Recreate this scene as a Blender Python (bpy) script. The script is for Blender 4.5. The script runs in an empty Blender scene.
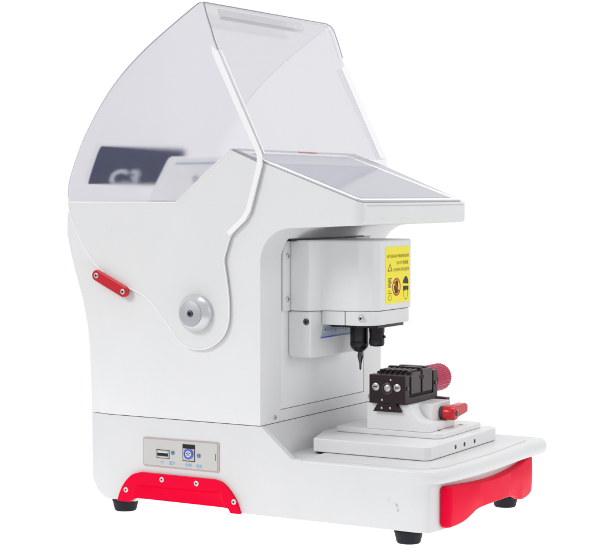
import bpy, bmesh, math
from mathutils import Vector, Matrix
R = math.radians
scene = bpy.context.scene
COL = scene.collection
MM = 0.001

# ------------------------------------------------------------------ materials
def new_mat(name):
    m = bpy.data.materials.new(name); m.use_nodes = True
    nt = m.node_tree
    return m, nt, nt.nodes['Principled BSDF']

def painted(name, col, rough=0.45, bump=0.06, scale=2500, metallic=0.0, var=0.03, coat=0.0, spec=0.5):
    """painted / powder coated / moulded surface with fine grain and faint unevenness"""
    m, nt, b = new_mat(name)
    N = nt.nodes; L = nt.links
    tc = N.new('ShaderNodeTexCoord')
    n1 = N.new('ShaderNodeTexNoise'); n1.inputs['Scale'].default_value = 14; n1.inputs['Detail'].default_value = 5
    L.new(tc.outputs['Object'], n1.inputs['Vector'])
    mr = N.new('ShaderNodeMapRange'); mr.inputs['From Min'].default_value = .15; mr.inputs['From Max'].default_value = .85
    mr.inputs['To Min'].default_value = 1 - var; mr.inputs['To Max'].default_value = 1 + var * .4
    L.new(n1.outputs['Fac'], mr.inputs['Value'])
    mx = N.new('ShaderNodeVectorMath'); mx.operation = 'SCALE'
    mx.inputs[0].default_value = col; L.new(mr.outputs['Result'], mx.inputs['Scale'])
    L.new(mx.outputs['Vector'], b.inputs['Base Color'])
    n3 = N.new('ShaderNodeTexNoise'); n3.inputs['Scale'].default_value = 60; n3.inputs['Detail'].default_value = 4
    L.new(tc.outputs['Object'], n3.inputs['Vector'])
    mr2 = N.new('ShaderNodeMapRange'); mr2.inputs['To Min'].default_value = rough - .07; mr2.inputs['To Max'].default_value = rough + .07
    L.new(n3.outputs['Fac'], mr2.inputs['Value']); L.new(mr2.outputs['Result'], b.inputs['Roughness'])
    if bump:
        n2 = N.new('ShaderNodeTexNoise'); n2.inputs['Scale'].default_value = scale; n2.inputs['Detail'].default_value = 2
        L.new(tc.outputs['Object'], n2.inputs['Vector'])
        bp = N.new('ShaderNodeBump'); bp.inputs['Strength'].default_value = bump; bp.inputs['Distance'].default_value = .0003
        L.new(n2.outputs['Fac'], bp.inputs['Height']); L.new(bp.outputs['Normal'], b.inputs['Normal'])
    b.inputs['Metallic'].default_value = metallic
    b.inputs['Specular IOR Level'].default_value = spec
    b.inputs['Coat Weight'].default_value = coat; b.inputs['Coat Roughness'].default_value = .12
    return m

def acrylic(name, tint, veil, amount, gloss=0.06, rough=.12, frost=0.0):
    """thin clear / frosted acrylic: tinted see-through, a little milky, a little glossy"""
    m, nt, b = new_mat(name)
    N = nt.nodes; L = nt.links
    N.remove(b)
    out = N['Material Output']
    tr = N.new('ShaderNodeBsdfTransparent'); tr.inputs['Color'].default_value = (*tint, 1)
    if frost:      # etched surface: scatters what is seen through it a little
        tr = N.new('ShaderNodeBsdfRefraction'); tr.inputs['Color'].default_value = (*tint, 1)
        tr.inputs['IOR'].default_value = 1.10; tr.inputs['Roughness'].default_value = frost
    tc = N.new('ShaderNodeTexCoord')
    n = N.new('ShaderNodeTexNoise'); n.inputs['Scale'].default_value = 9; n.inputs['Detail'].default_value = 4
    L.new(tc.outputs['Object'], n.inputs['Vector'])
    mr = N.new('ShaderNodeMapRange'); mr.inputs['To Min'].default_value = amount * .7; mr.inputs['To Max'].default_value = amount * 1.3
    L.new(n.outputs['Fac'], mr.inputs['Value'])
    df = N.new('ShaderNodeBsdfDiffuse'); df.inputs['Color'].default_value = (*veil, 1)
    tl = N.new('ShaderNodeBsdfTranslucent'); tl.inputs['Color'].default_value = (*veil, 1)
    dm = N.new('ShaderNodeMixShader'); dm.inputs[0].default_value = .5
    L.new(df.outputs[0], dm.inputs[1]); L.new(tl.outputs[0], dm.inputs[2])
    m1 = N.new('ShaderNodeMixShader'); L.new(mr.outputs['Result'], m1.inputs[0])
    L.new(tr.outputs[0], m1.inputs[1]); L.new(dm.outputs[0], m1.inputs[2])
    gl = N.new('ShaderNodeBsdfGlossy'); gl.inputs['Roughness'].default_value = rough
    fr = N.new('ShaderNodeFresnel'); fr.inputs['IOR'].default_value = 1.45
    sc = N.new('ShaderNodeMath'); sc.operation = 'MULTIPLY'; sc.inputs[1].default_value = gloss * 10
    L.new(fr.outputs[0], sc.inputs[0])
    m2 = N.new('ShaderNodeMixShader'); L.new(sc.outputs[0], m2.inputs[0])
    L.new(m1.outputs[0], m2.inputs[1]); L.new(gl.outputs[0], m2.inputs[2])
    L.new(m2.outputs[0], out.inputs['Surface'])
    return m

WHITE = painted('white_powder_coat', (.785, .79, .795), .42, .22, 1100, var=.04)
WHITE_SIDE = WHITE
CAST = painted('light_grey_powder_coat', (.765, .775, .785), .38, .22, 1100, var=.045)
BASEC = painted('base_powder_coat', (.71, .715, .722), .38, .22, 1100, var=.05)
CASTC = painted('satin_cover_paint', (.785, .795, .80), .36, .06, 1100, var=.045, spec=.6)
GREY = painted('grey_panel_paint', (.83, .85, .86), .42, .08, 2200, var=.05)
SATIN = painted('satin_white_plate', (.80, .80, .81), .32, .05, 1500, var=.03)
RIM_GREY = painted('grey_screen_rim', (.52, .53, .56), .4, .05)
RED = painted('gloss_red_plastic', (.83, .0, .036), .40, .05, 900, var=.05, spec=.06)
RED_ANO = painted('red_anodised_metal', (.60, .004, .016), .28, .05, metallic=.12, coat=.2, var=.06)
CRIMSON = painted('crimson_anodised_metal', (.50, .008, .075), .32, .05, metallic=.3, var=.06)
RUBBER = painted('black_rubber', (.012, .014, .02), .6, .3, 700, var=.3, spec=.25)
BLACK = painted('black_plastic', (.008, .008, .011), .30, .05, var=.2, spec=.4)
DARK = painted('black_gap', (.01, .01, .01), .8, 0)
STEEL = painted('brushed_steel', (.62, .61, .60), .28, .05, metallic=.9, var=.1)
PALESTEEL = painted('bright_zinc', (.74, .64, .64), .4, .05, metallic=.3, var=.06)
KNOBM = painted('satin_aluminium', (.66, .665, .69), .30, .12, 1800, metallic=.6, var=.05)
KNOBF = painted('grained_aluminium', (.50, .52, .55), .45, .5, 1300, metallic=.5, var=.1)
CUTTER = painted('dark_carbide', (.10, .10, .11), .25, .05, metallic=.8)
VISE = painted('brown_black_anodised_steel', (.020, .007, .010), .36, .12, 1600, var=.35, spec=.35)
VISE2 = painted('grey_brown_steel', (.065, .045, .052), .36, .12, 1600, metallic=.3, var=.25)
BEIGE = painted('beige_connector_panel', (.57, .565, .55), .4, .05, var=.04)
PINKG = painted('pinkish_panel_edge', (.50, .41, .41), .4, .05, var=.06)
NAVY = painted('navy_sticker', (.002, .014, .10), .6, .05, var=.35, spec=.2)
YELLOW = painted('yellow_label', (.97, .86, .012), .4, .03, var=.03)
INK = painted('black_ink', (.02, .018, .015), .5, 0)
OLIVE = painted('faded_label_ink', (.30, .22, .02), .5, 0)
REDINK = painted('red_ink', (.65, .03, .02), .5, 0)
BLUEINK = painted('light_blue_ink', (.16, .42, .68), .5, 0)
PALE = painted('pale_ink', (.62, .72, .80), .5, 0)
BLUE = painted('blue_violet_plastic', (.10, .13, .62), .3, 0)
LEDM = painted('blue_grey_led', (.07, .20, .29), .2, 0, coat=.5)
SIDEW = acrylic('etched_smoky_acrylic', (.957, .954, .967), (.84, .83, .86), .05, gloss=.025, frost=.32)
FROST = acrylic('frosted_white_strip', (.9, .9, .9), (.96, .96, .97), 1.0, gloss=.02)
GRIP = acrylic('clear_grip', (.985, .984, .99), (.85, .85, .88), .03, gloss=.05)
RULER = painted('blue_ruler', (.42, .50, .62), .35, .03)
BORDER = painted('bright_white_edging', (.93, .93, .94), .3, .02, var=.01)
def glass_mat():
    m = painted('grey_screen_glass', (.28, .29, .35), .1, 0, var=.03)
    b = m.node_tree.nodes['Principled BSDF']
    for l in list(m.node_tree.links):
        if l.to_socket == b.inputs['Roughness']: m.node_tree.links.remove(l)
    b.inputs['Roughness'].default_value = .06
    b.inputs['Specular IOR Level'].default_value = .8
    return m
GLASS = glass_mat()
CLEAR = acrylic('clear_smoky_acrylic', (.950, .947, .960), (.8, .79, .83), .016, gloss=.025)
CLEARF = acrylic('clear_front_acrylic', (.956, .955, .966), (.82, .82, .86), .016, gloss=.025)
COATED = painted('white_backed_acrylic', (.77, .775, .778), .3, .02, var=.03)
CLEAR_EDGE = acrylic('acrylic_edge', (.72, .71, .75), (.5, .5, .54), .25)
BACK_EDGE = acrylic('acrylic_back_edge', (.93, .93, .945), (.8, .8, .84), .15)

# ------------------------------------------------------------------ geometry
def finish(name, bm, mat, parent=None, bevel=0.0, seg=2, angle=30, smooth=38, mods=()):
    bmesh.ops.recalc_face_normals(bm, faces=bm.faces)
    me = bpy.data.meshes.new(name); bm.to_mesh(me); bm.free()
    return link(name, me, mat, parent, bevel, seg, angle, smooth)

def link(name, me, mat, parent=None, bevel=0.0, seg=2, angle=30, smooth=38):
    o = bpy.data.objects.new(name, me); COL.objects.link(o)
    if mat is not None:
        me.materials.clear(); me.materials.append(mat)
    for p in me.polygons: p.use_smooth = True
    if bevel:
        b = o.modifiers.new('bevel', 'BEVEL'); b.width = bevel * MM; b.segments = seg
        b.limit_method = 'ANGLE'; b.angle_limit = R(angle); b.harden_normals = True
        b.use_clamp_overlap = True
    else:
        me.set_sharp_from_angle(angle=R(smooth))
    if parent: o.parent = parent
    return o

def to3(axis, u, v, w):
    if axis == 'Y': return (u * MM, w * MM, v * MM)      # pts are (x,z)
    if axis == 'X': return (w * MM, u * MM, v * MM)      # pts are (y,z)
    return (u * MM, v * MM, w * MM)                      # pts are (x,y)

def add_prism(bm, pts, axis, a, b, pts2=None):
    pts2 = pts2 or pts
    A = [bm.verts.new(to3(axis, u, v, a)) for u, v in pts]
    B = [bm.verts.new(to3(axis, u, v, b)) for u, v in pts2]
    n = len(pts)
    bm.faces.new(A); bm.faces.new(B[::-1])
    for i in range(n):
        bm.faces.new((A[i], B[i], B[(i + 1) % n], A[(i + 1) % n]))
    return bm

def prism(pts, axis, a, b, pts2=None):
    return add_prism(bmesh.new(), pts, axis, a, b, pts2)

def add_box(bm, x0, x1, y0, y1, z0, z1):
    return add_prism(bm, [(x0, y0), (x1, y0), (x1, y1), (x0, y1)], 'Z', z0, z1)

def box(*a): return add_box(bmesh.new(), *a)

def add_lathe(bm, prof, axis, c, seg=40, ripple=None):
    """prof: (radius, distance along axis) from start to end; closed at both ends"""
    cx, cy, cz = c
    rings = []
    for k, (r, h) in enumerate(prof):
        ring = []
        for i in range(seg):
            t = 2 * math.pi * i / seg
            rr = r * (ripple(t, k) if ripple else 1)
            p, q = rr * math.cos(t), rr * math.sin(t)
            if axis == 'Z': v = (cx + p, cy + q, cz + h)
            elif axis == 'Y': v = (cx + p, cy + h, cz + q)
            else: v = (cx + h, cy + p, cz + q)
            ring.append(bm.verts.new(Vector(v) * MM))
        rings.append(ring)
    for a, b in zip(rings, rings[1:]):
        for i in range(seg):
            bm.faces.new((a[i], a[(i + 1) % seg], b[(i + 1) % seg], b[i]))
    bm.faces.new(rings[0][::-1]); bm.faces.new(rings[-1])
    return bm

def lathe(*a, **k): return add_lathe(bmesh.new(), *a, **k)

def round_poly(pts, rad, n=6):
    """polygon with rounded corners; rad = number or list"""
    out = []
    N = len(pts)
    for i, p in enumerate(pts):
        r = rad[i] if isinstance(rad, (list, tuple)) else rad
        if r <= 0: out.append(p); continue
        P = Vector(p); A = Vector(pts[i - 1]) - P; B = Vector(pts[(i + 1) % N]) - P
        la, lb = A.length, B.length; A.normalize(); B.normalize()
        ang = A.angle(B); t = min(r / math.tan(ang / 2), la * .49, lb * .49)
        rr = t * math.tan(ang / 2)
        c = P + (A + B).normalized() * (rr / math.sin(ang / 2))
        s, e = P + A * t, P + B * t
        a0 = math.atan2(s.y - c.y, s.x - c.x); a1 = math.atan2(e.y - c.y, e.x - c.x)
        d = (a1 - a0 + math.pi) % (2 * math.pi) - math.pi
        for k in range(n + 1):
            a = a0 + d * k / n
            out.append((c.x + rr * math.cos(a), c.y + rr * math.sin(a)))
    return out

def spline(pts, n=5, closed=False):
    out = []
    N = len(pts)
    rng = range(N if closed else N - 1)
    for i in rng:
        g = lambda k: Vector(pts[k % N]) if closed else Vector(pts[max(0, min(N - 1, k))])
        p0, p1, p2, p3 = g(i - 1), g(i), g(i + 1), g(i + 2)
        for k in range(n):
            t = k / n
            v = .5 * ((2 * p1) + (-p0 + p2) * t + (2 * p0 - 5 * p1 + 4 * p2 - p3) * t * t + (-p0 + 3 * p1 - 3 * p2 + p3) * t ** 3)
            out.append((v.x, v.y))
    if not closed: out.append(tuple(pts[-1]))
    return out

def boolean(bm, cuts, op='DIFFERENCE'):
    """returns a mesh: bm with every bmesh of cuts applied"""
    bmesh.ops.recalc_face_normals(bm, faces=bm.faces)
    me = bpy.data.meshes.new('work'); bm.to_mesh(me); bm.free()
    o = bpy.data.objects.new('work', me); COL.objects.link(o)
    tmp = []
    for c in cuts:
        bmesh.ops.recalc_face_normals(c, faces=c.faces)
        cm = bpy.data.meshes.new('cut'); c.to_mesh(cm); c.free()
        co = bpy.data.objects.new('cut', cm); COL.objects.link(co); tmp.append(co)
        md = o.modifiers.new('b', 'BOOLEAN'); md.operation = op; md.solver = 'EXACT'; md.object = co
    dg = bpy.context.evaluated_depsgraph_get(); dg.update()
    res = bpy.data.meshes.new_from_object(o.evaluated_get(dg))
    for t in tmp + [o]: bpy.data.objects.remove(t, do_unlink=True)
    return res

def hull(points):
    bm = bmesh.new()
    for p in points: bm.verts.new(Vector(p) * MM)
    bmesh.ops.convex_hull(bm, input=bm.verts[:])
    return bm

def add_obj_mesh(bm, me):
    bm.from_mesh(me); return bm

def text_bm(bm, s, size, pos, rot, depth=.15, xs=1.0, align='LEFT', mat3=None, spacing=1.0, bold=0.0):
    cu = bpy.data.curves.new('t', 'FONT'); cu.body = s; cu.size = size * MM; cu.align_x = align
    cu.extrude = depth * MM * .5; cu.space_character = spacing; cu.offset = bold * MM
    o = bpy.data.objects.new('t', cu); COL.objects.link(o)
    dg = bpy.context.evaluated_depsgraph_get(); dg.update()
    me = bpy.data.meshes.new_from_object(o.evaluated_get(dg))
    M = Matrix.Translation(Vector(pos) * MM) @ (mat3 if mat3 else rot.to_matrix().to_4x4()) @ Matrix.Diagonal((xs, 1, 1, 1))
    me.transform(M); bm.from_mesh(me)
    bpy.data.objects.remove(o, do_unlink=True)
    return bm
from mathutils import Euler
ROT_SIDE = Euler((R(90), 0, 0)); ROT_FRONT = Euler((R(90), 0, R(90)))

def empty(name, loc):
    o = bpy.data.objects.new(name, None); COL.objects.link(o); o.location = loc; o.empty_display_size = .05
    return o

def hex_cap(name, axis, c, r, h, mat, parent, sgn, socket=True):
    """button-head machine screw with a dark hex socket; sgn = outward direction along axis"""
    prof = [(r, 0), (r, sgn * h * .45), (r * .86, sgn * h * .8), (r * .6, sgn * h)]
    if socket: prof += [(r * .42, sgn * h), (r * .34, sgn * h * .35)]
    bm = lathe(prof, axis, c, 20)
    o = finish(name, bm, mat, parent)
    if socket:
        cc = list(c); i = 'XYZ'.index(axis); cc[i] += sgn * h * .36
        s = lathe([(r * .36, 0), (r * .36, sgn * h * .1)], axis, cc, 6)
        finish('hex_socket', s, DARK, o)
    return o

# ------------------------------------------------------------------ the machine
ZG = -8.6                                     # table height in mm
root = empty('key_cutting_machine', (-.21, .14, ZG * MM))
root['label'] = 'white and red desktop key cutting machine with clear flip-up safety hood, screen and small vise'
root['category'] = 'key machine'
INV = Matrix.Translation(-root.location)
def own(o, parent=root):
    o.parent = parent
    if parent is root: o.matrix_parent_inverse = INV
    return o
def part(name, bm, mat, parent=None, **k):
    o = finish(name, bm, mat, None, **k); return own(o, parent or root)
def part_me(name, me, mat, parent=None, **k):
    o = link(name, me, mat, None, **k); return own(o, parent or root)

# ---- base
foot = [(-396, 0), (-425.8, 6.3), (-428.6, 12), (-429, 24), (-429, 258), (-426, 271), (-414, 279), (-398, 280), (-30, 280)]
front_rim = spline([(-24, 281), (-8, 283.5), (3, 283.5), (11, 280), (17, 270), (19, 255), (17.5, 200), (18.5, 140), (16.5, 80), (11.5, 36), (5, 12), (-7, 2), (-22, -.4)], 5)
plan = foot + front_rim + [(-36, 0)]
def ring_weight(x): return max(0.0, min(1.0, (x + 20) / 22))
def lofted_base():
    bm = bmesh.new(); N = len(plan)
    nrm = []
    for i in range(N):
        a, b = Vector(plan[i - 1]), Vector(plan[(i + 1) % N]); t = (b - a).normalized(); nrm.append(Vector((-t.y, t.x)))
    area2 = sum(plan[i - 1][0] * plan[i][1] - plan[i][0] * plan[i - 1][1] for i in range(N))
    sg = 1 if area2 > 0 else -1
    rings = []
    for z, lip, al in [(7.5, 0, .8), (8.4, 0, 0), (40, 0, 0), (55.5, 3.6, 0), (56.6, 2.4, 0), (58.2, 1.1, 0), (60.5, .25, 0), (63, 0, 0), (65.4, .3, 0), (67.6, 1.3, 0), (69.2, 2.7, .5), (70.2, 4.4, 1.4), (70.6, 6.4, 2.6)]:
        ring = []
        for i, p in enumerate(plan):
            w = ring_weight(p[0]); o = lip * w + al * (1 - w)
            q = Vector(p) + nrm[i] * sg * o
            ring.append(bm.verts.new((q.x * MM, q.y * MM, z * MM)))
        rings.append(ring)
    for a, b in zip(rings, rings[1:]):
        for i in range(N): bm.faces.new((a[i], a[(i + 1) % N], b[(i + 1) % N], b[i]))
    bm.faces.new(rings[0][::-1]); bm.faces.new(rings[-1])
    return bm
rear_plan = foot[:-1] + [(-150, 280), (-150, 0)]
base_bm = bmesh.new(); base_bm.from_mesh(boolean(lofted_base(), [prism(rear_plan, 'Z', 8.0, 102.4)], 'UNION'))
cuts = []
cuts.append(prism([(-199.5, 103), (-162, 70.6), (90, 70.6), (90, 130), (-199.5, 130)], 'Y', -30, 320))
cuts.append(prism([(-199.6, 104), (-199.6, 101), (-187, 69.6), (-150, 69.6), (-150, 104)], 'Y', 8, 272))
rimin = round_poly([(-152, 8), (-14, 8), (1, 30), (5, 140), (1, 250), (-14, 272), (-152, 272)], [0, 14, 30, 0, 30, 14, 0])

wall = spline([(-26, -3), (-19, -.2), (-8, 2), (-4, 7), (-1.5, 20), (2, 60), (4.5, 140), (2, 220), (-1.5, 260), (-4, 273), (-8, 278), (-19, 280.2), (-26, 283)], 4)
cuts.append(prism(wall + [(60, 300), (60, -20)], 'Z', 0, 56.5, None))
cuts.append(prism([(58, -1), (63, 10.5), (75, 13.6), (88, 17.6), (104, 19), (176, 18.4), (240, 18), (240, -1)], 'X', -62, 40))
cuts.append(prism(round_poly([(-368, -1), (-360, 12.5), (-240, 12.5), (-234, -1)], [0, 6, 5, 0]), 'Y', -20, 300))
cuts.append(prism([(-450, -5), (-450, 66), (-429.5, 56), (-427.5, 40), (-424, 26), (-417, 15.5), (-409, 10.0), (-400, 7.2), (-400, -5)], 'Y', -20, 300))
base_me = boolean(base_bm, cuts)
base = part_me('base', base_me, BASEC, bevel=1.3, seg=3, angle=50)

part('deck_inset', prism([(max(-150, x), y) for x, y in rimin], 'Z', 70.2, 71.6), BASEC, base, bevel=.4)

# faint scuff marks on the base side near the front foot
bm = bmesh.new()
for (x, z, w, h, a) in [(-37.5, 31, 1.3, 5.5, 12), (-39, 34, 3.2, .8, -20), (-36, 28.5, 2.2, .7, 40), (-47.5, 38.5, 1.6, 1.2, 0), (-29, 36.5, 5, .35, 4)]:
    pts = [(x + w * math.cos(t) * (1 + .3 * math.sin(3 * t + x)) * math.cos(R(a)) - h * math.sin(t) * math.sin(R(a)),
            z + w * math.cos(t) * math.sin(R(a)) + h * math.sin(t) * (1 + .2 * math.cos(5 * t)) * math.cos(R(a))) for t in [i * math.pi / 8 for i in range(16)]]
    add_prism(bm, pts, 'Y', .0, -.05)
part('scuff_mark', bm, acrylic('worn_smudge', (.982, .978, .968), (.6, .57, .5), .03, gloss=0.0), base)

# ---- feet
for (x, y) in [(-36, 23), (-393, 24), (-29, 259), (-393, 256)]:
    bm = lathe([(14.2, 7.5), (15, 5.5), (15, 2.5), (14.4, 1.5), (12.6, -6.6), (11.6, -8.4), (9, -8.6)], 'Z', (x, y, 0), 36)
    o = part('foot', bm, RUBBER, root)
    n = lathe([(11.5, 9), (11.5, 7.2)], 'Z', (x, y, 0), 24)
    part('washer', n, KNOBF, o)

# ---- red carrying-handle trim on the side
hp = spline([(-384, 7.2), (-382, 14), (-377.5, 23.5), (-371, 32), (-363, 38.5), (-353, 41.6)], 4)[:-1] + [(-353, 41.6)] + spline([(-256, 41.6), (-246, 38.8), (-236.5, 31), (-228.5, 20), (-223.5, 7.2)], 4) + \
     [(-235, 7.2)] + round_poly([(-235, 7.2), (-238, 12.2), (-360, 12.2), (-368, 7.2)], [0, 3, 5, 0])[1:]
hm = prism(hp, 'Y', .5, -4.2)
pocket = hull([(-358, -4.4, 28.5), (-247, -4.4, 29.5), (-352, -.3, 25), (-253, -.3, 26), (-353, -.8, 19), (-252, -.8, 20), (-362, -4.4, 10), (-240, -4.4, 10), (-352, -2.6, 12), (-252, -2.6, 12)])
hme = boolean(hm, [pocket])
handle = part_me('side_handle', hme, RED, bevel=1.2, seg=3)
for (x, z) in [(-372, 20.5), (-323.7, 36), (-278.4, 35.6), (-230.6, 19.8)]:
    hex_cap('screw', 'Y', (x, -4.1, z), 3.0, 1.3, PALESTEEL, None, -1).parent = handle

# ---- red bumper on the front
def front_x(y): return 4.5 - ((y - 140) / 140) ** 2 * 5.0
def front_trim():
    bm = bmesh.new()
    top = [(22, 46), (23, 50.5), (28, 52.2), (55, 50.5), (95, 47.8), (140, 46.6), (190, 48.2), (225, 51), (250, 54), (256, 52.5)]
    top = spline(top, 4)
    bot = [(22.5, 14), (25, 10.5), (31, 9.6), (48, 10), (63, 11.5), (75, 14.6), (88, 18.6), (104, 20), (140, 20), (176, 19), (194, 16.2), (205, 12.6), (215, 9.8), (240, 10.6), (250, 16), (255, 30)]
    bot = spline(bot, 4)
    n = 60
    def samp(c, y):
        for a, b in zip(c, c[1:]):
            if a[0] <= y <= b[0]: return a[1] + (b[1] - a[1]) * (y - a[0]) / max(1e-6, b[0] - a[0])
        return c[0][1] if y < c[0][0] else c[-1][1]
    rows = []
    for i in range(n + 1):
        y = 22.5 + (255.2 - 22.5) * i / n
        zt, zb = samp(top, y), samp(bot, y)
        col = []
        bul = 6.5 + 2.5 * math.sin(math.pi * i / n)
        for (f, dx) in [(0, -1.0), (0, bul * .72), (.05, bul * .95), (.5, bul * 1.08), (.95, bul), (1, bul * .78), (1, -1.0)]:
            e = min(1, i / 1.6, (n - i) / 1.6)
            e = .35 + .65 * e
            col.append(bm.verts.new(Vector((front_x(y) + dx * (e if dx > 0 else 1), y, zb + (zt - zb) * f)) * MM))
        rows.append(col)
    for a, b in zip(rows, rows[1:]):
        for k in range(len(a) - 1): bm.faces.new((a[k], b[k], b[k + 1], a[k + 1]))
        bm.faces.new((a[-1], b[-1], b[0], a[0]))
    bm.faces.new(rows[0]); bm.faces.new(rows[-1][::-1])
    return bm
trim = part('front_bumper', front_trim(), RED, smooth=50)

# ---- connector panel
pp = round_poly([(-351, 80.8), (-351, 49), (-251, 49), (-251, 81.8)], 2.5)
pan = part('connector_panel', prism(pp, 'Y', .3, -1.0), PINKG, bevel=.3)
part('face_plate', prism(round_poly([(-349.6, 79.4), (-349.6, 50.6), (-253.6, 50.6), (-253.6, 80.3)], 2), 'Y', -1.0, -1.35), BEIGE, pan)
usb = part('usb_port', box(-332, -316, -2.1, -1, 59.6, 68), STEEL, pan, bevel=.3)
part('port_frame', box(-332.6, -315.4, -1.6, -1, 59.0, 68.6), DARK, usb)
part('port_opening', box(-331.2, -316.8, -2.25, -2.0, 61.6, 65.0), DARK, usb)
part('port_tongue', box(-330, -318, -2.4, -2.2, 65.2, 66.6), PALE, usb)
sk = part('round_socket', box(-297.3, -282.8, -2.0, -1, 59.2, 72.4), STEEL, pan, bevel=.3)
part('socket_frame', box(-298.2, -282.0, -1.6, -1, 58.2, 77), CUTTER, sk)
part('socket_top', box(-297.3, -282.8, -2.3, -1, 72.5, 76.2), BLACK, sk)
part('socket_ring', lathe([(5.9, 0), (5.9, -1.2), (5.2, -1.6), (4.6, -1.2), (4.4, -.6)], 'Y', (-290, -1.9, 66.6), 28), BLUE, sk)
part('socket_core', lathe([(3.7, -.6), (3.7, -1.2)], 'Y', (-290, -1.9, 66.6), 24), PALE, sk)
bm = bmesh.new()
for a in range(5):
    t = R(90 + a * 72)
    add_lathe(bm, [(.62, 0), (.62, -.3)], 'Y', (-290 + 2.1 * math.cos(t), -3.05, 66.6 + 2.1 * math.sin(t)), 10)
add_lathe(bm, [(.8, 0), (.8, -.3)], 'Y', (-290, -3.05, 66.6), 10)
part('socket_pins', bm, INK, sk)
for x, z in [(-311, 66.2), (-277, 65.6)]:
    part('indicator_led', lathe([(2.3, 0), (2.3, -.6), (1.7, -1.1), (.6, -1.3)], 'Y', (x, -1.3, z), 20), LEDM, pan)
part('panel_slot', box(-255.6, -255.0, -1.6, -1.3, 62, 69), DARK, pan)
bm = bmesh.new()
for s, x, z in [('PC', -325, 53.6), ('蓝牙', -312, 53.2), ('电源', -290.5, 52.9), ('状态', -276.5, 52.6)]:
    text_bm(bm, s, 4.2 if s != 'PC' else 3.6, (x, -1.45, z), ROT_SIDE, .1, align='CENTER')
part('caption', bm, BLUEINK, pan)

# ---- body with the head it carries
fil = [(-163 - 37 * math.sin(t), 276.5 + 37 * math.cos(t)) for t in [i * math.pi / 2 / 10 for i in range(11)]]
prof = [(-200, 103.2), (-425.8, 103.2), (-425, 150), (-425, 178), (-426.8, 202), (-433, 231), (-442.6, 259), (-450, 284), (-454.5, 304), (-454, 325), (-450.5, 340.2), (-238, 340.2), (-238, 397), (-79, 339.4), (-79, 323.5), (-80, 320), (-82.6, 317.8), (-87, 316.8)] + [(-163 + 10, 313.8)] + fil
bm = prism(prof, 'Y', 0, 280)
cuts = [hull([(-395.5, 0, 100), (-440, 9.17, 100), (-440, 2.58, 208), (-427.5, 0, 208), (-395.5, -6.6, 208), (-395.5, -20, 100), (-440, -20, 100), (-440, -20, 208), (-395.5, -20, 208)]),
        prism([(-200, 285), (-185, 281), (-60, 255), (-60, 300), (-200, 300)], 'Z', 300, 420),
        prism([(-89, -4), (-60, -4), (-60, 10), (-79, 10)] + [(-89 + 10 * math.cos(t), 10 - 10 * math.sin(t)) for t in [i * math.pi / 16 for i in range(1, 9)]], 'Z', 300, 420),
        prism([(-60, 270), (-90, 270), (-90, 261.2)] + [(-87.5 + 8.5 * math.sin(t), 252.3 + 8.5 * math.cos(t)) for t in [i * math.pi / 16 for i in range(0, 9)]] + [(-60, 252)], 'Z', 300, 420),
        box(-202.6, -190, 43, 237, 115.4, 300.6)]
body_me = boolean(bm, cuts)
body = part_me('body', body_me, WHITE, bevel=3.4, seg=4, angle=28)
part('front_panel', box(-202.8, -200.4, 44, 236.2, 116.2, 299.8), GREY, body, bevel=.4)
hex_cap('screw', 'X', (-200, 30, 109), 2.6, 1.6, STEEL, None, 1).parent = body
hex_cap('screw', 'X', (-200, 250, 109), 2.6, 1.6, STEEL, None, 1).parent = body

# ---- screen on the sloping top of the head
ang = math.atan2(397 - 339.4, 238 - 79)
def slope_frame(u, y, n):
    """u = mm down the slope from the back edge, n = mm above it"""
    return Vector((-238 + u * math.cos(ang) + n * math.sin(ang), y, 397 - u * math.sin(ang) + n * math.cos(ang)))
def slope_prism(pts, n0, n1):
    bm = bmesh.new()
    A = [bm.verts.new(slope_frame(u, y, n0) * MM) for u, y in pts]; B = [bm.verts.new(slope_frame(u, y, n1) * MM) for u, y in pts]
    bm.faces.new(A); bm.faces.new(B[::-1])
    for i in range(len(pts)): bm.faces.new((A[i], B[i], B[(i + 1) % len(pts)], A[(i + 1) % len(pts)]))
    return bm
LS = 169
rim = part('screen_rim', slope_prism(round_poly([(2, 1), (LS - 2, 1), (LS - 2, 252), (46, 277), (2, 277)], [2, 9, 9, 2, 2]), .1, 1.6), RIM_GREY, bevel=.5)
part('screen_edging', slope_prism(round_poly([(13, 1.6), (LS - 3.5, 1.6), (LS - 3.5, 248), (LS - 8.5, 246), (20, 240), (13, 234)], [0, 9, 3, 0, 0, 0]), 1.5, 2.6), BORDER, rim, bevel=.4)
scr = part('screen_glass', slope_prism([(21, 8.5), (LS - 12, 8.5), (LS - 8, 12.5), (LS - 8, 231), (26, 231), (21, 228)], 2.4, 3.0), GLASS, rim)
bm = bmesh.new()
m3 = Matrix(((0, -math.cos(ang), math.sin(ang)), (1, 0, 0), (0, math.sin(ang), math.cos(ang)))).to_4x4()
text_bm(bm, 'KEY MASTER', 7, slope_frame(10.0, 134, 1.9), None, .3, mat3=m3, xs=1.05)
part('rim_lettering', bm, REDINK, rim)
# seam line under the front lip of the head
part('lip_seam', box(-79.4, -78.7, 12, 250, 336.6, 337.3), RIM_GREY, body)

# ---- rear housing seen through the hood
rh = prism(round_poly([(-238.5, 340.6), (-376, 340.6), (-362, 365), (-346, 391), (-238.5, 391)], [0, 2, 12, 9, 0]), 'Y', 44, 256)
rear = part('rear_housing', rh, BORDER, bevel=9, seg=6)
part('housing_seam', box(-336, -240, 43.2, 44.4, 382.6, 384.0), RULER, rear)
part('housing_badge', lathe([(4.5, 0), (4.5, -.5)], 'Y', (-310, 44, 366), 24), RIM_GREY, rear)

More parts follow.
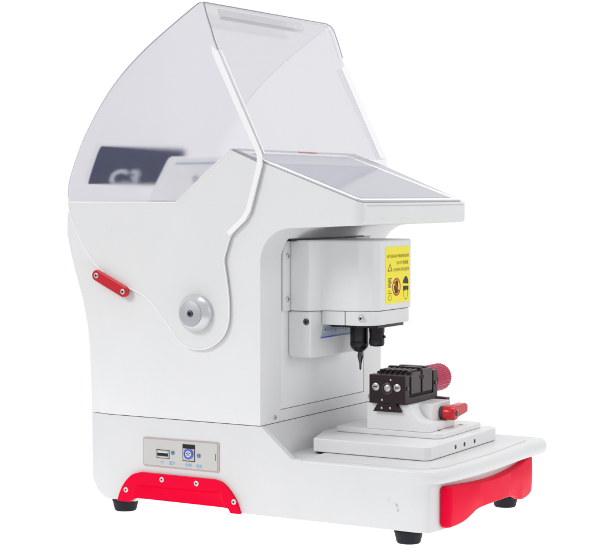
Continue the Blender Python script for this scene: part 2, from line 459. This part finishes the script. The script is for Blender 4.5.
# ---- flip-up hood
outline_front = spline([(-267, 549), (-264.8, 541), (-259.6, 527), (-250.8, 503), (-222.1, 446), (-195.1, 391)], 3)
low = spline([(-195.1, 391), (-195, 381), (-201.3, 358.5), (-209.5, 331), (-215.5, 321.6), (-232.4, 306.6), (-239.5, 290), (-242.5, 278), (-239.6, 259), (-236.6, 234), (-237.7, 210.5),
              (-246, 194.5), (-263, 183.5), (-283.7, 182), (-299.3, 189), (-317.2, 208.6), (-337.3, 230), (-349, 238.3), (-367.3, 245.5), (-392.6, 255.5), (-416.4, 274.3), (-433, 297), (-446, 323), (-450.2, 342.4)], 4)
back = spline([(-450.2, 342.4), (-448.8, 361.5), (-440.1, 385), (-426, 414), (-400.8, 452), (-374.8, 481), (-343.9, 507), (-308.3, 531.5), (-278, 551)], 4)
topc = [(-275, 552.8), (-271, 553.8), (-268.3, 552.6)]
def plate_pts():
    return outline_front[:-1] + low[:-1] + back + topc
full = plate_pts()
# clear upper part and white-backed lower part meet along the line a-b-c-d
cut_line = [(-450.2, 339.8), (-304, 340.2), (-235, 396.2), (-201, 382.5), (-194.9, 382.5)]
i_low = [p for p in low if p[1] < 381.0 and not (p[1] > 339.8 and p[0] < -400)]
clear_pts = outline_front[:-1] + [(-195.1, 391), (-194.9, 383)] + cut_line[::-1][1:] + [p for p in back if p[1] > 343] + topc
coat_pts = [(-194.95, 382.4)] + i_low + cut_line[:1] + cut_line[1:4]
hood = part('hood', prism(clear_pts, 'Y', -4, -1.2), SIDEW, smooth=30)
hood['label'] = 'clear flip-up hood'
part('side_panel', prism(coat_pts, 'Y', -4.1, -1.1), COATED, hood, bevel=.35)
RC = 15.0
arc = [(284.2 - RC + RC * math.sin(t), 554.4 - RC + RC * math.cos(t)) for t in [i * math.pi / 2 / 12 for i in range(13)]]
def corner_cut(): return prism([(292, 562), (284.2 - RC, 562)] + arc + [(292, arc[-1][1])], 'X', -420, -200)
part_me('side_window', boolean(prism(clear_pts, 'Y', 281.2, 284), [corner_cut()]), CLEAR, hood, smooth=30)
part('side_panel', prism(coat_pts, 'Y', 281.1, 284.1), COATED, hood, bevel=.35)

def add_tube(bm, pts, rad, n=8, closed=False):
    P = [Vector(p) for p in pts]; N = len(P); rings = []
    for i, p in enumerate(P):
        a = P[i - 1] if (i or closed) else P[0]; b = P[(i + 1) % N] if (i < N - 1 or closed) else P[-1]
        t = (b - a).normalized(); ref = Vector((.13, .98, .1)) if abs(t.y) < .8 else Vector((.1, .1, .98))
        u = t.cross(ref).normalized(); v = t.cross(u)
        rings.append([bm.verts.new((p + u * rad * math.cos(2 * math.pi * k / n) + v * rad * math.sin(2 * math.pi * k / n)) * MM) for k in range(n)])
    prs = list(zip(rings, rings[1:])) + ([(rings[-1], rings[0])] if closed else [])
    for a, b in prs:
        for k in range(n): bm.faces.new((a[k], a[(k + 1) % n], b[(k + 1) % n], b[k]))
    if not closed: bm.faces.new(rings[0]); bm.faces.new(rings[-1][::-1])
    return bm
def tube(*a, **k): return add_tube(bmesh.new(), *a, **k)

def ribbon(pts, y0, y1, th, inward=1):
    """thin sheet following pts (x,z), th thick towards the inside"""
    P = [Vector(p) for p in pts]; inn = []
    for i, p in enumerate(P):
        t = (P[min(i + 1, len(P) - 1)] - P[max(i - 1, 0)]).normalized()
        nrm = Vector((t.y, -t.x)) * inward
        inn.append((p.x + nrm.x * th, p.y + nrm.y * th))
    return prism(pts + inn[::-1], 'Y', y0, y1)
back_sheet = [(-450.4, 340.6)] + [p for p in back if p[1] > 343] + [(-275, 552.8), (-271, 553.8)]
part_me('back_sheet', boolean(ribbon(back_sheet, -1.1, 281.1, 2.4), [corner_cut()]), CLEAR, hood, smooth=40)
part_me('front_sheet', boolean(ribbon([(-271, 553.8), (-268.3, 552.6)] + outline_front, -1.1, 281.1, 2.4, 1), [corner_cut()]), CLEARF, hood, smooth=40)
# bright white strip glued along the front edge of each side plate
edge = [(-257, 507), (-249.5, 500.5), (-222.1, 445), (-194.5, 390.5), (-194.5, 381), (-201.0, 358.5), (-209.4, 331), (-215.5, 321.3), (-234.5, 304.8)]
inner = [(-239, 308.6), (-219.5, 325.5), (-214.4, 333.5), (-206.6, 359.5), (-200.9, 381.5), (-200.9, 390.2), (-228.3, 443), (-257, 500)]
part('edge_strip', prism(edge + inner, 'Y', -4.9, -4.15), BORDER, hood)
part('front_edge_strip', ribbon([(-249.2, 501.5), (-222.1, 446), (-195.4, 391)], 268, 284, .8, -1), BORDER, hood)
part('front_edge_strip', ribbon([(-249.2, 501.5), (-222.1, 446), (-195.4, 391)], -1.0, 1.4, 1.2, -1), BORDER, hood)
# polished dark rim of the upper front corner
def fx_at(z):
    pts = [(-268.3, 552.6)] + outline_front
    for a, b in zip(pts, pts[1:]):
        if b[1] <= z <= a[1]: return a[0] + (b[0] - a[0]) * (z - a[1]) / (b[1] - a[1])
    return -269.5
near = [(x, -2.6, z) for x, z in outline_front[:10]][::-1] + [(-268.2, -2.6, 552.4), (-269.6, -1.2, 553.9)]
far = [(fx_at(z) + .3, y, z) for y, z in arc] + [(x + .3, 284.2, z) for x, z in outline_front if 503 < z < 530]
part('polished_edge', tube(near + far, .62), CLEAR_EDGE, hood)
part('panel_edge', tube([(x, -4.2, z) for x, z in coat_pts if not (x > -238 and z > 305 and x != -235)][::-1], .55), BORDER, hood)
part('back_edge', ribbon([p for p in back if p[1] > 343], -4.5, -4.05, 1.0, 1), BACK_EDGE, hood)
# clear finger grip under the top edge
part('finger_grip', prism([(-262.5, 548), (-255.0, 546), (-252.8, 538.5), (-259.2, 536)], 'Y', 14, 186), GRIP, hood, bevel=1)
part('finger_grip', prism([(-257.5, 538.6), (-253.2, 539.2), (-252.2, 536.8), (-257.2, 535.8)], 'Y', 14, 186), GRIP, hood)
# navy sticker with pale characters on the curved back sheet
def back_at(z):
    for a, b in zip(back, back[1:]):
        if a[1] <= z <= b[1]:
            return a[0] + (b[0] - a[0]) * (z - a[1]) / (b[1] - a[1])
    return back[0][0]
bm = bmesh.new()
zs = [361.5 + i * (404.5 - 361.5) / 12 for i in range(13)]
A = [[], []]
for k, off in enumerate((2.8, 3.2)):
    for i, z in enumerate(zs):
        y0, y1 = 28 + (2.5 if i == 12 else .6 if i == 11 else 0), 205 - (5 if i == 12 else 1.5 if i == 11 else 0)
        A[k].append((bm.verts.new(Vector((back_at(z) + off, y0, z - off * .3)) * MM), bm.verts.new(Vector((back_at(z) + off, y1, z - off * .3)) * MM)))
for k in range(2):
    for a, b in zip(A[k], A[k][1:]): bm.faces.new((a[0], a[1], b[1], b[0]))
for a0, a1, b0, b1 in [(A[0][i], A[0][i + 1], A[1][i], A[1][i + 1]) for i in range(12)]:
    bm.faces.new((a0[0], a1[0], b1[0], b0[0])); bm.faces.new((a0[1], a1[1], b1[1], b0[1]))
bm.faces.new((A[0][0][0], A[0][0][1], A[1][0][1], A[1][0][0])); bm.faces.new((A[0][-1][0], A[0][-1][1], A[1][-1][1], A[1][-1][0]))
st = part('sticker', bm, NAVY, hood)
bm = bmesh.new()
lean = math.atan2(back_at(400) - back_at(360), 40)
m3 = Matrix.Rotation(lean, 4, 'Y') @ Euler((R(90), 0, R(90))).to_matrix().to_4x4()
text_bm(bm, 'C3', 27, (back_at(360) + 3.6, 64, 359.5), None, .3, xs=1.75, mat3=m3, spacing=1.12, bold=1.1)
bmesh.ops.bisect_plane(bm, geom=bm.verts[:] + bm.edges[:] + bm.faces[:], plane_co=(0, 0, .3618), plane_no=(0, 0, -1), clear_outer=True)
part('sticker_lettering', bm, PALE, st)

# pivot knob and red catch
kn = part('hinge_knob', lathe([(19.6, -4.2), (20.4, -5.4), (20.4, -9.4), (19.6, -10.8), (15.2, -16.6), (14.2, -17.2), (13.6, -16.8)], 'Y', (-277, 0, 221), 64), KNOBM, hood, smooth=30)
part('knob_face', lathe([(13.6, -16.4), (13.6, -17.3), (13.2, -17.5)], 'Y', (-277, 0, 221), 48), KNOBF, kn)
s = hex_cap('screw', 'Y', (-277, -17.4, 221), 3.7, 1.6, CUTTER, None, -1); s.parent = kn
P0, P1 = Vector((-407.5, 258.5)), Vector((-371.5, 241.5))
d = (P1 - P0).normalized(); nn = Vector((-d.y, d.x))
bar = []
for k in range(13):
    a = math.pi / 2 + math.pi * k / 12
    bar.append(tuple(P0 + d * 6.2 * math.cos(a) + nn * 6.2 * math.sin(a)))
for k in range(13):
    a = -math.pi / 2 + math.pi * k / 12
    bar.append(tuple(P1 + d * 6.2 * math.cos(a) + nn * 6.2 * math.sin(a)))
ct = part('catch_bar', prism(bar, 'Y', -4.2, -9.5), RED_ANO, hood, bevel=1.2, seg=3)
for p in (P0, P1):
    hex_cap('screw', 'Y', (p.x, -9.3, p.y), 3.1, 1.1, STEEL, None, -1).parent = ct

# ---- spindle cover
cov_plan = [(-197.8, 59), (-174.5, 60), (-167, 79.5), (-126, 82), (-113.5, 92), (-109, 100), (-109, 175), (-113, 183), (-166, 189), (-174, 202), (-197.8, 203)]
cover = part('spindle_cover', prism(cov_plan, 'Z', 222.3, 299), CASTC, bevel=2.2, seg=3, angle=12)
part('cover_flange', box(-200, -197.6, 45, 217, 222.3, 298.4), CAST, cover, bevel=.6)
part('cover_gap_strip', box(-200, -190, 45, 216, 299.2, 300.8), BLACK, cover)  # black strip added to draw the dark gap above the cover
for z in (282, 235.3):
    hex_cap('screw', 'X', (-197.6, 53, z), 3.0, 1.9, STEEL, None, 1).parent = cover
# warning label
lab = part('warning_label', prism(round_poly([(113, 291.5), (113, 229.3), (170.5, 229.3), (170.5, 291.5)], 1.5), 'X', -108.95, -108.7), YELLOW, cover)
bm = bmesh.new(); X = -108.64
text_bm(bm, '操作设备前请仔细阅读使用说明', 4.0, (X, 116, 279.6), ROT_FRONT, .1, xs=.96)
text_bm(bm, '加工时请佩戴', 4.2, (X, 139, 272.0), ROT_FRONT, .1, xs=1.15)
text_bm(bm, '护目镜并关闭 防护罩', 4.2, (X, 132, 264.4), ROT_FRONT, .1, xs=.98)
t1 = [(117, 264.5), (129.5, 264.5), (123.2, 273.5)]; t2 = [(119.6, 265.8), (126.9, 265.8), (123.2, 271.2)]
for i in range(3):
    j = (i + 1) % 3
    add_prism(bm, [t1[i], t1[j], t2[j], t2[i]], 'X', X - .05, X + .05)
part('label_text', bm, OLIVE, lab)
def ringX(bm, cy, cz, ry, rz, w, x0, x1, n=32):
    for i in range(n):
        a, b = 2 * math.pi * i / n, 2 * math.pi * (i + 1) / n
        add_prism(bm, [(cy + ry * math.cos(a), cz + rz * math.sin(a)), (cy + ry * math.cos(b), cz + rz * math.sin(b)),
                       (cy + (ry - w) * math.cos(b), cz + (rz - w) * math.sin(b)), (cy + (ry - w) * math.cos(a), cz + (rz - w) * math.sin(a))], 'X', x0, x1)
bm = bmesh.new(); CY, CZ = 139, 247
ringX(bm, CY, CZ, 10.2, 10.0, 2.0, X - .05, X + .05)
add_prism(bm, [(CY - 7.4, CZ + 5.6), (CY - 6.2, CZ + 7.0), (CY + 7.4, CZ - 5.6), (CY + 6.2, CZ - 7.0)], 'X', X + .06, X + .12)
sign = part('prohibition_ring', bm, REDINK, lab)
bm = bmesh.new()
# gloved hand inside the ring
add_prism(bm, round_poly([(CY - 3.4, CZ - 7.2), (CY + 3.2, CZ - 7.2), (CY + 4.2, CZ - 1), (CY + 4.0, CZ + 6.4), (CY + 2.0, CZ + 7.2), (CY - 2.6, CZ + 6.8), (CY - 3.4, CZ + 1), (CY - 6.2, CZ + 2.5), (CY - 5.6, CZ - 2)], .8), 'X', X - .05, X + .05)
add_prism(bm, round_poly([(153.5, 250.5), (168.5, 249.2), (168, 254), (164.5, 257.6), (160.5, 258), (156.5, 254.5)], 1.2), 'X', X - .05, X + .05)
add_prism(bm, round_poly([(155, 242.2), (160.8, 241.8), (162, 243.2), (168.4, 242), (168.6, 247), (155, 247.4)], .8), 'X', X - .05, X + .05)
ringX(bm, 162, 239.6, 5.4, 7.6, .6, X - .05, X + .04, 22)
for z, w in [(256.5, 8), (254.2, 6), (252, 8), (249.8, 5), (247.6, 7)]:
    add_box(bm, X - .05, X + .05, 119, 119 + w, z - .6, z + .6)
part('label_symbols', bm, INK, lab)
bm = bmesh.new()
for z, w in [(243.2, 5), (240.6, 9)]:
    add_box(bm, X - .05, X + .05, 118.5, 118.5 + w, z - .5, z + .5)
ringX(bm, 123, 235.4, 4.0, 3.2, .7, X - .05, X + .05, 16)
part('label_symbols', bm, OLIVE, lab)

# ---- mounting plate below the cover, carriage, ruler
mp = [(-165.5, 84), (-143.2, 84), (-143.2, 166), (-165.5, 166)]
car = part('carriage', prism(round_poly([(59, 171), (59, 222), (184, 222), (184, 171)], [6, 0, 0, 6]), 'X', -200.2, -172), CAST, bevel=2.4, seg=3)
part('mounting_block', box(-171.6, -143.3, 83, 178, 206.8, 222), CAST, car, bevel=.8)
mt = part('motor_mount', prism(round_poly([(-142.4, 83), (-126.5, 83), (-117, 88), (-111, 95), (-109.6, 101), (-109.6, 170), (-112, 177), (-116, 180), (-142.4, 180)], [0, 4, 4, 4, 3, 3, 3, 2, 0]), 'Z', 206.8, 221.9), CAST, bevel=.8)
hex_cap('screw', 'Y', (-177.5, 59, 211), 3.6, 1.2, CUTTER, None, -1).parent = car
hex_cap('screw', 'Y', (-123.5, 83.5, 215), 3.2, 1.4, STEEL, None, -1).parent = mt
rul = part('ruler', prism([(80.5, 191.6), (86.5, 204), (160, 204), (160, 193.5)], 'X', -172, -170.6), RULER, car)
bm = bmesh.new()
for k in range(14):
    add_box(bm, -170.6, -170.4, 90 + k * 4.6, 90.7 + k * 4.6, 199 - (2 if k % 5 == 0 else 0), 203)
part('ruler_marks', bm, INK, rul)
part('ruler_edge', box(-170.6, -170.2, 80.5, 160, 191.8, 193.2), BLUE, rul)
part('ruler_screw', lathe([(2.4, 0), (2.4, 1.2), (1.4, 1.8)], 'X', (-170.6, 87.5, 198.4), 16), STEEL, rul)

# ---- spindle, cutter, probe
part('clamp_plate', prism(round_poly([(-170, 100), (-112, 100), (-112, 165), (-170, 165)], 2), 'Z', 203.4, 206.4), BLACK)
sp = part('spindle', lathe([(10.2, 203.6), (10.2, 187), (10.0, 186.6), (10.0, 186), (10.3, 185.6), (10.3, 181.8), (9.0, 178.6), (6.0, 175.4), (4.4, 174.4)], 'Z', (-150, 130, 0), 44), BLACK, smooth=30)
part('cutter', lathe([(3.0, 175), (3.0, 172.2), (3.3, 171.6), (3.3, 168.5), (2.3, 165), (1.4, 161), (1.2, 155.0), (.5, 154.0)], 'Z', (-148.6, 130, 0), 24), CUTTER, sp)
pr = part('tracer_probe', lathe([(8.6, 203.6), (8.6, 197), (8.2, 196.6), (8.2, 190), (8.5, 189.6), (8.5, 184), (7.3, 181.8), (4.0, 181.0)], 'Z', (-128.2, 130, 0), 36), BLACK, smooth=30)
part('probe_screw', lathe([(1.6, 0), (1.6, 2.4)], 'X', (-120.8, 131, 192), 12), BLACK, pr)

# ---- work table: two stacked plates
lp = round_poly([(-164, 51), (-32, 51), (-27, 57), (-27, 226), (-33, 232), (-182, 232), (-182, 105)], 2)
low_pl = part('lower_table_plate', prism(lp, 'Z', 72.0, 86.6), SATIN, bevel=1.2, seg=2)
part('table_gasket', prism([(-95 + (u + 95) * .975, 140 + (v - 140) * .98) for u, v in lp], 'Z', 70.8, 72.2), DARK, low_pl)
for y in (118, 141, 168):
    part('set_screw', lathe([(2.4, -1), (2.4, .25), (1.3, .3)], 'X', (-27.1, y, 78.4), 16), BLACK, low_pl)
up = round_poly([(-167, 107), (-46, 107), (-40, 114), (-40, 215), (-167, 215)], 2)
up_pl = part('upper_table_plate', prism(up, 'Z', 86.7, 93), SATIN, bevel=1.0, seg=2)
for x, y in ((-52, 128), (-52, 186)):
    part('set_screw', lathe([(2.6, -1), (2.6, .25), (1.4, .3)], 'Z', (x, y, 93), 16), CUTTER, up_pl)

# ---- vise block
cv = [(-76 + 2, 121.4)] + [(-57 - 18 * math.cos(t) + 0, 121.4 - 18 * math.sin(t)) for t in [i * math.pi / 2 / 8 for i in range(1, 9)]]
bp = [(-128.2, 121.4), (-128.2, 93.1), (-52, 93.1), (-52, 103.4)] + cv[::-1]
vb = part('vise_block', prism(bp, 'Y', 107, 128), SATIN, bevel=.6)
part('clamp_boss', box(-128.0, -60, 128, 176, 93.2, 121.2), SATIN, vb, bevel=.8)
part('boss_foot', box(-60.3, -52.5, 128, 172, 93.2, 102), SATIN, vb, bevel=1.2)

vz = bmesh.new()
U = [(102, 122), (184, 122), (184, 153.2), (173, 153.2), (173, 128.6), (113, 128.6), (113, 153.2), (102, 153.2)]
vise = part('vise', prism(U, 'X', -123, -79.5), VISE, bevel=.7)
dv = part('dovetail', prism([(-112.5, 122.2), (-90, 122.2), (-84.5, 113.2), (-118, 113.2)], 'Y', 101.4, 112), VISE, vise, bevel=.3)
for (x, z) in ((-107.3, 117.3), (-97, 117.6)):
    part('pin', lathe([(1.2, 0), (1.2, -.5), (.5, -.7)], 'Y', (x, 101.4, z), 12), STEEL, vise)
part('pin', lathe([(1.1, 0), (1.1, -.4), (.5, -.6)], 'Y', (-107.3, 102, 125.8), 12), STEEL, vise)
part('pin', lathe([(1.0, 0), (1.0, -.3), (.5, -.5)], 'Y', (-96.8, 102, 148), 12), STEEL, vise)
for (x, z) in ((-114.6, 140), (-88.8, 140)):
    o = part('face_screw', lathe([(4.3, 0), (4.3, -.9), (3.5, -1.5), (2.4, -1.6), (2.2, -1.0), (.8, -1.0)], 'Y', (x, 102, z), 24), STEEL, vise)
    part('screw_slot', box(x - 2.4, x + 2.4, 100.2, 100.6, z - .45, z + .45), DARK, o)
o = part('lead_screw_collar', lathe([(6.8, 0), (6.8, -.8), (6.0, -1.4), (5.0, -1.4), (4.8, -.5)], 'Y', (-100.8, 102, 138.4), 30), VISE2, vise)
part('lead_screw_end', lathe([(3.9, 0), (3.9, -2.0), (2.8, -2.8), (1.2, -2.9)], 'Y', (-99.8, 101.6, 139.4), 24), STEEL, o)
part('side_pin', lathe([(3, 0), (3, -3.4), (2.2, -4.2)], 'X', (-123, 112, 130), 20), STEEL, vise)
# two jaws sliding in the frame
def jaw(y0, y1, z1, name='jaw', chamfer=True):
    t = 3.5 if chamfer else .6
    pts = [(y0, 132), (y1, 132), (y1, z1), (y0 + t, z1), (y0, z1 - t)]
    return part(name, prism(pts, 'X', -122.4, -79.2), VISE2, vise, bevel=.6)
part('jaw_gap', box(-122, -81, 113.2, 172.8, 128.8, 151), DARK, vise)
jaw(116.8, 140.2, 155.2)
jaw(144.6, 169.6, 156.8, chamfer=False)
bm = bmesh.new()
for k in range(6):
    x = -118 + k * 6.4
    add_prism(bm, [(x, 155.0), (x + 3.4, 155.0), (x + 3.4, 157.4), (x + 1.2, 158)], 'Y', 116, 139)
part('jaw_teeth', bm, VISE, vise, bevel=.3)
part('jaw_bar', box(-121, -82, 143.5, 150, 156.4, 159.0), VISE, vise, bevel=.6)
part('jaw_bar', box(-116, -84, 160, 168, 156.4, 158.6), VISE2, vise, bevel=.6)
part('key_slot', prism([(137.5, 147), (147.5, 147), (147.5, 150.5), (144.5, 150.5), (144.5, 152.6), (140.5, 152.6), (140.5, 150.5), (137.5, 150.5)], 'X', -79.4, -78.9), DARK, vise)
part('frame_bolt', lathe([(2.2, 0), (2.2, 1), (1.2, 1.2)], 'X', (-79.5, 107.5, 139), 16), CUTTER, vise)
part('frame_bolt', lathe([(2.2, 0), (2.2, 1), (1.2, 1.2)], 'X', (-79.5, 178.5, 139), 16), CUTTER, vise)
part('key_stop', box(-122, -70, 186.5, 196, 118, 121.6), VISE2, vise, bevel=.5)
# knurled knob
def rip(t, k): return 1 + (.022 * (1 if math.sin(t * 40) > 0 else -1) if 1 <= k <= 4 else 0)
part('vise_knob', lathe([(13.6, 0), (15.2, 1.0), (15.2, 8), (15.2, 22), (15.2, 36), (14.0, 38.6), (11, 40.7), (6, 41.4)], 'Y', (-98.5, 193, 139.8), 240, ripple=rip), CRIMSON, vise, smooth=25)
part('knob_shaft', lathe([(6, 0), (6, 9.6)], 'Y', (-98.5, 184, 139.8), 24), STEEL, vise)

# ---- red clamping lever
wa = part('lever_washer', lathe([(7.2, 0), (7.2, 3.4)], 'X', (-60, 152, 109.8), 28), CUTTER)
lv = part('clamping_lever', lathe([(6.6, 3.2), (7.8, 4.4), (8.0, 9), (7.6, 16), (6.6, 18.2), (4.2, 18.8)], 'X', (-60, 152, 109.8), 36), RED_ANO, smooth=40)
arm = prism(round_poly([(148, 106), (158, 104), (176, 106.5), (187, 108), (187, 115.5), (181, 118), (158, 117.5)], [3, 5, 3, 3, 3, 3, 3]), 'X', -53, -44)
part('lever_arm', arm, RED_ANO, lv, bevel=2.2, seg=3)
part('lever_screw', lathe([(3, 0), (3, 1), (1.5, 1.2)], 'X', (-41.3, 152, 109.8), 16), CUTTER, lv)

# ------------------------------------------------------------------ setting: white tabletop, glow added so no ground shadow shows
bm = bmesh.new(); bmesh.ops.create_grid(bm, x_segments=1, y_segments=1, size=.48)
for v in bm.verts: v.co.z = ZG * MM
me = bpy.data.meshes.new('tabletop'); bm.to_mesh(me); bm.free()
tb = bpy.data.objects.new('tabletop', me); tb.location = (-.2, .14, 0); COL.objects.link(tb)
tb['kind'] = 'structure'; tb['label'] = 'plain white tabletop under the machine, made to glow so no shadow shows'
m, nt, b = new_mat('glowing_white_ground')
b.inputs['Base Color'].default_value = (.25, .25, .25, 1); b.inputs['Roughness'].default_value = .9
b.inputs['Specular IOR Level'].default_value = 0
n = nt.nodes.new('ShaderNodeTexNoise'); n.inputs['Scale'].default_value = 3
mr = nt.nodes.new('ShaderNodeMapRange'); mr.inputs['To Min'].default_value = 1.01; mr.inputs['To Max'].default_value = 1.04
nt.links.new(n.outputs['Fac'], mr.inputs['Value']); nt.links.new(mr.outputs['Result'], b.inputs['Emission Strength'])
b.inputs['Emission Color'].default_value = (1, 1, 1, 1)  # added glow keeps the tabletop pure white, it is no lamp
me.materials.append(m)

# ------------------------------------------------------------------ world: white studio, dimmer in front of the machine
w = bpy.data.worlds.new('World'); scene.world = w; w.use_nodes = True
nt = w.node_tree; bg = nt.nodes['Background']
tc = nt.nodes.new('ShaderNodeTexCoord')
dt = nt.nodes.new('ShaderNodeVectorMath'); dt.operation = 'DOT_PRODUCT'
dt.inputs[1].default_value = (-.55, .83, .1)
nt.links.new(tc.outputs['Generated'], dt.inputs[0])
cr = nt.nodes.new('ShaderNodeMapRange'); cr.interpolation_type = 'SMOOTHSTEP'
cr.inputs['From Min'].default_value = -.3; cr.inputs['From Max'].default_value = .75
cr.inputs['To Min'].default_value = .6; cr.inputs['To Max'].default_value = 1.03
nt.links.new(dt.outputs['Value'], cr.inputs['Value']); nt.links.new(cr.outputs['Result'], bg.inputs['Strength'])
bg.inputs['Color'].default_value = (.992, .995, 1, 1)

def area(name, loc, target, size, power, col=(1, 1, 1)):
    l = bpy.data.lights.new(name, 'AREA'); l.shape = 'RECTANGLE'; l.size = size[0]; l.size_y = size[1]; l.energy = power; l.color = col
    o = bpy.data.objects.new(name, l); COL.objects.link(o); o.location = loc
    o.rotation_euler = (Vector(target) - Vector(loc)).to_track_quat('-Z', 'Y').to_euler()
    return o
area('key_softbox', (-1.1, -1.85, 1.45), (-.2, .1, .2), (.7, .7), 19)
area('top_softbox', (.2, .2, 2.2), (-.1, .14, .1), (1.2, 1.2), 12)
area('front_softbox', (1.9, .5, .9), (-.2, .14, .2), (1.0, 1.0), 7)

# ------------------------------------------------------------------ camera
cd = bpy.data.cameras.new('camera'); cam = bpy.data.objects.new('camera', cd); COL.objects.link(cam)
cam.location = (.71692, -1.51444, .348); cam.rotation_euler = (R(90 - 2.7977), 0, R(30))
cd.sensor_width = 36; cd.lens = 1678 / 590 * 36; cd.clip_start = .05; cd.clip_end = 100
scene.camera = cam
scene.view_settings.view_transform = 'Standard'; scene.view_settings.look = 'None'
scene.view_settings.exposure = 0; scene.view_settings.gamma = 1
scene.cycles.max_bounces = 16; scene.cycles.transparent_max_bounces = 24
scene.cycles.use_denoising = True
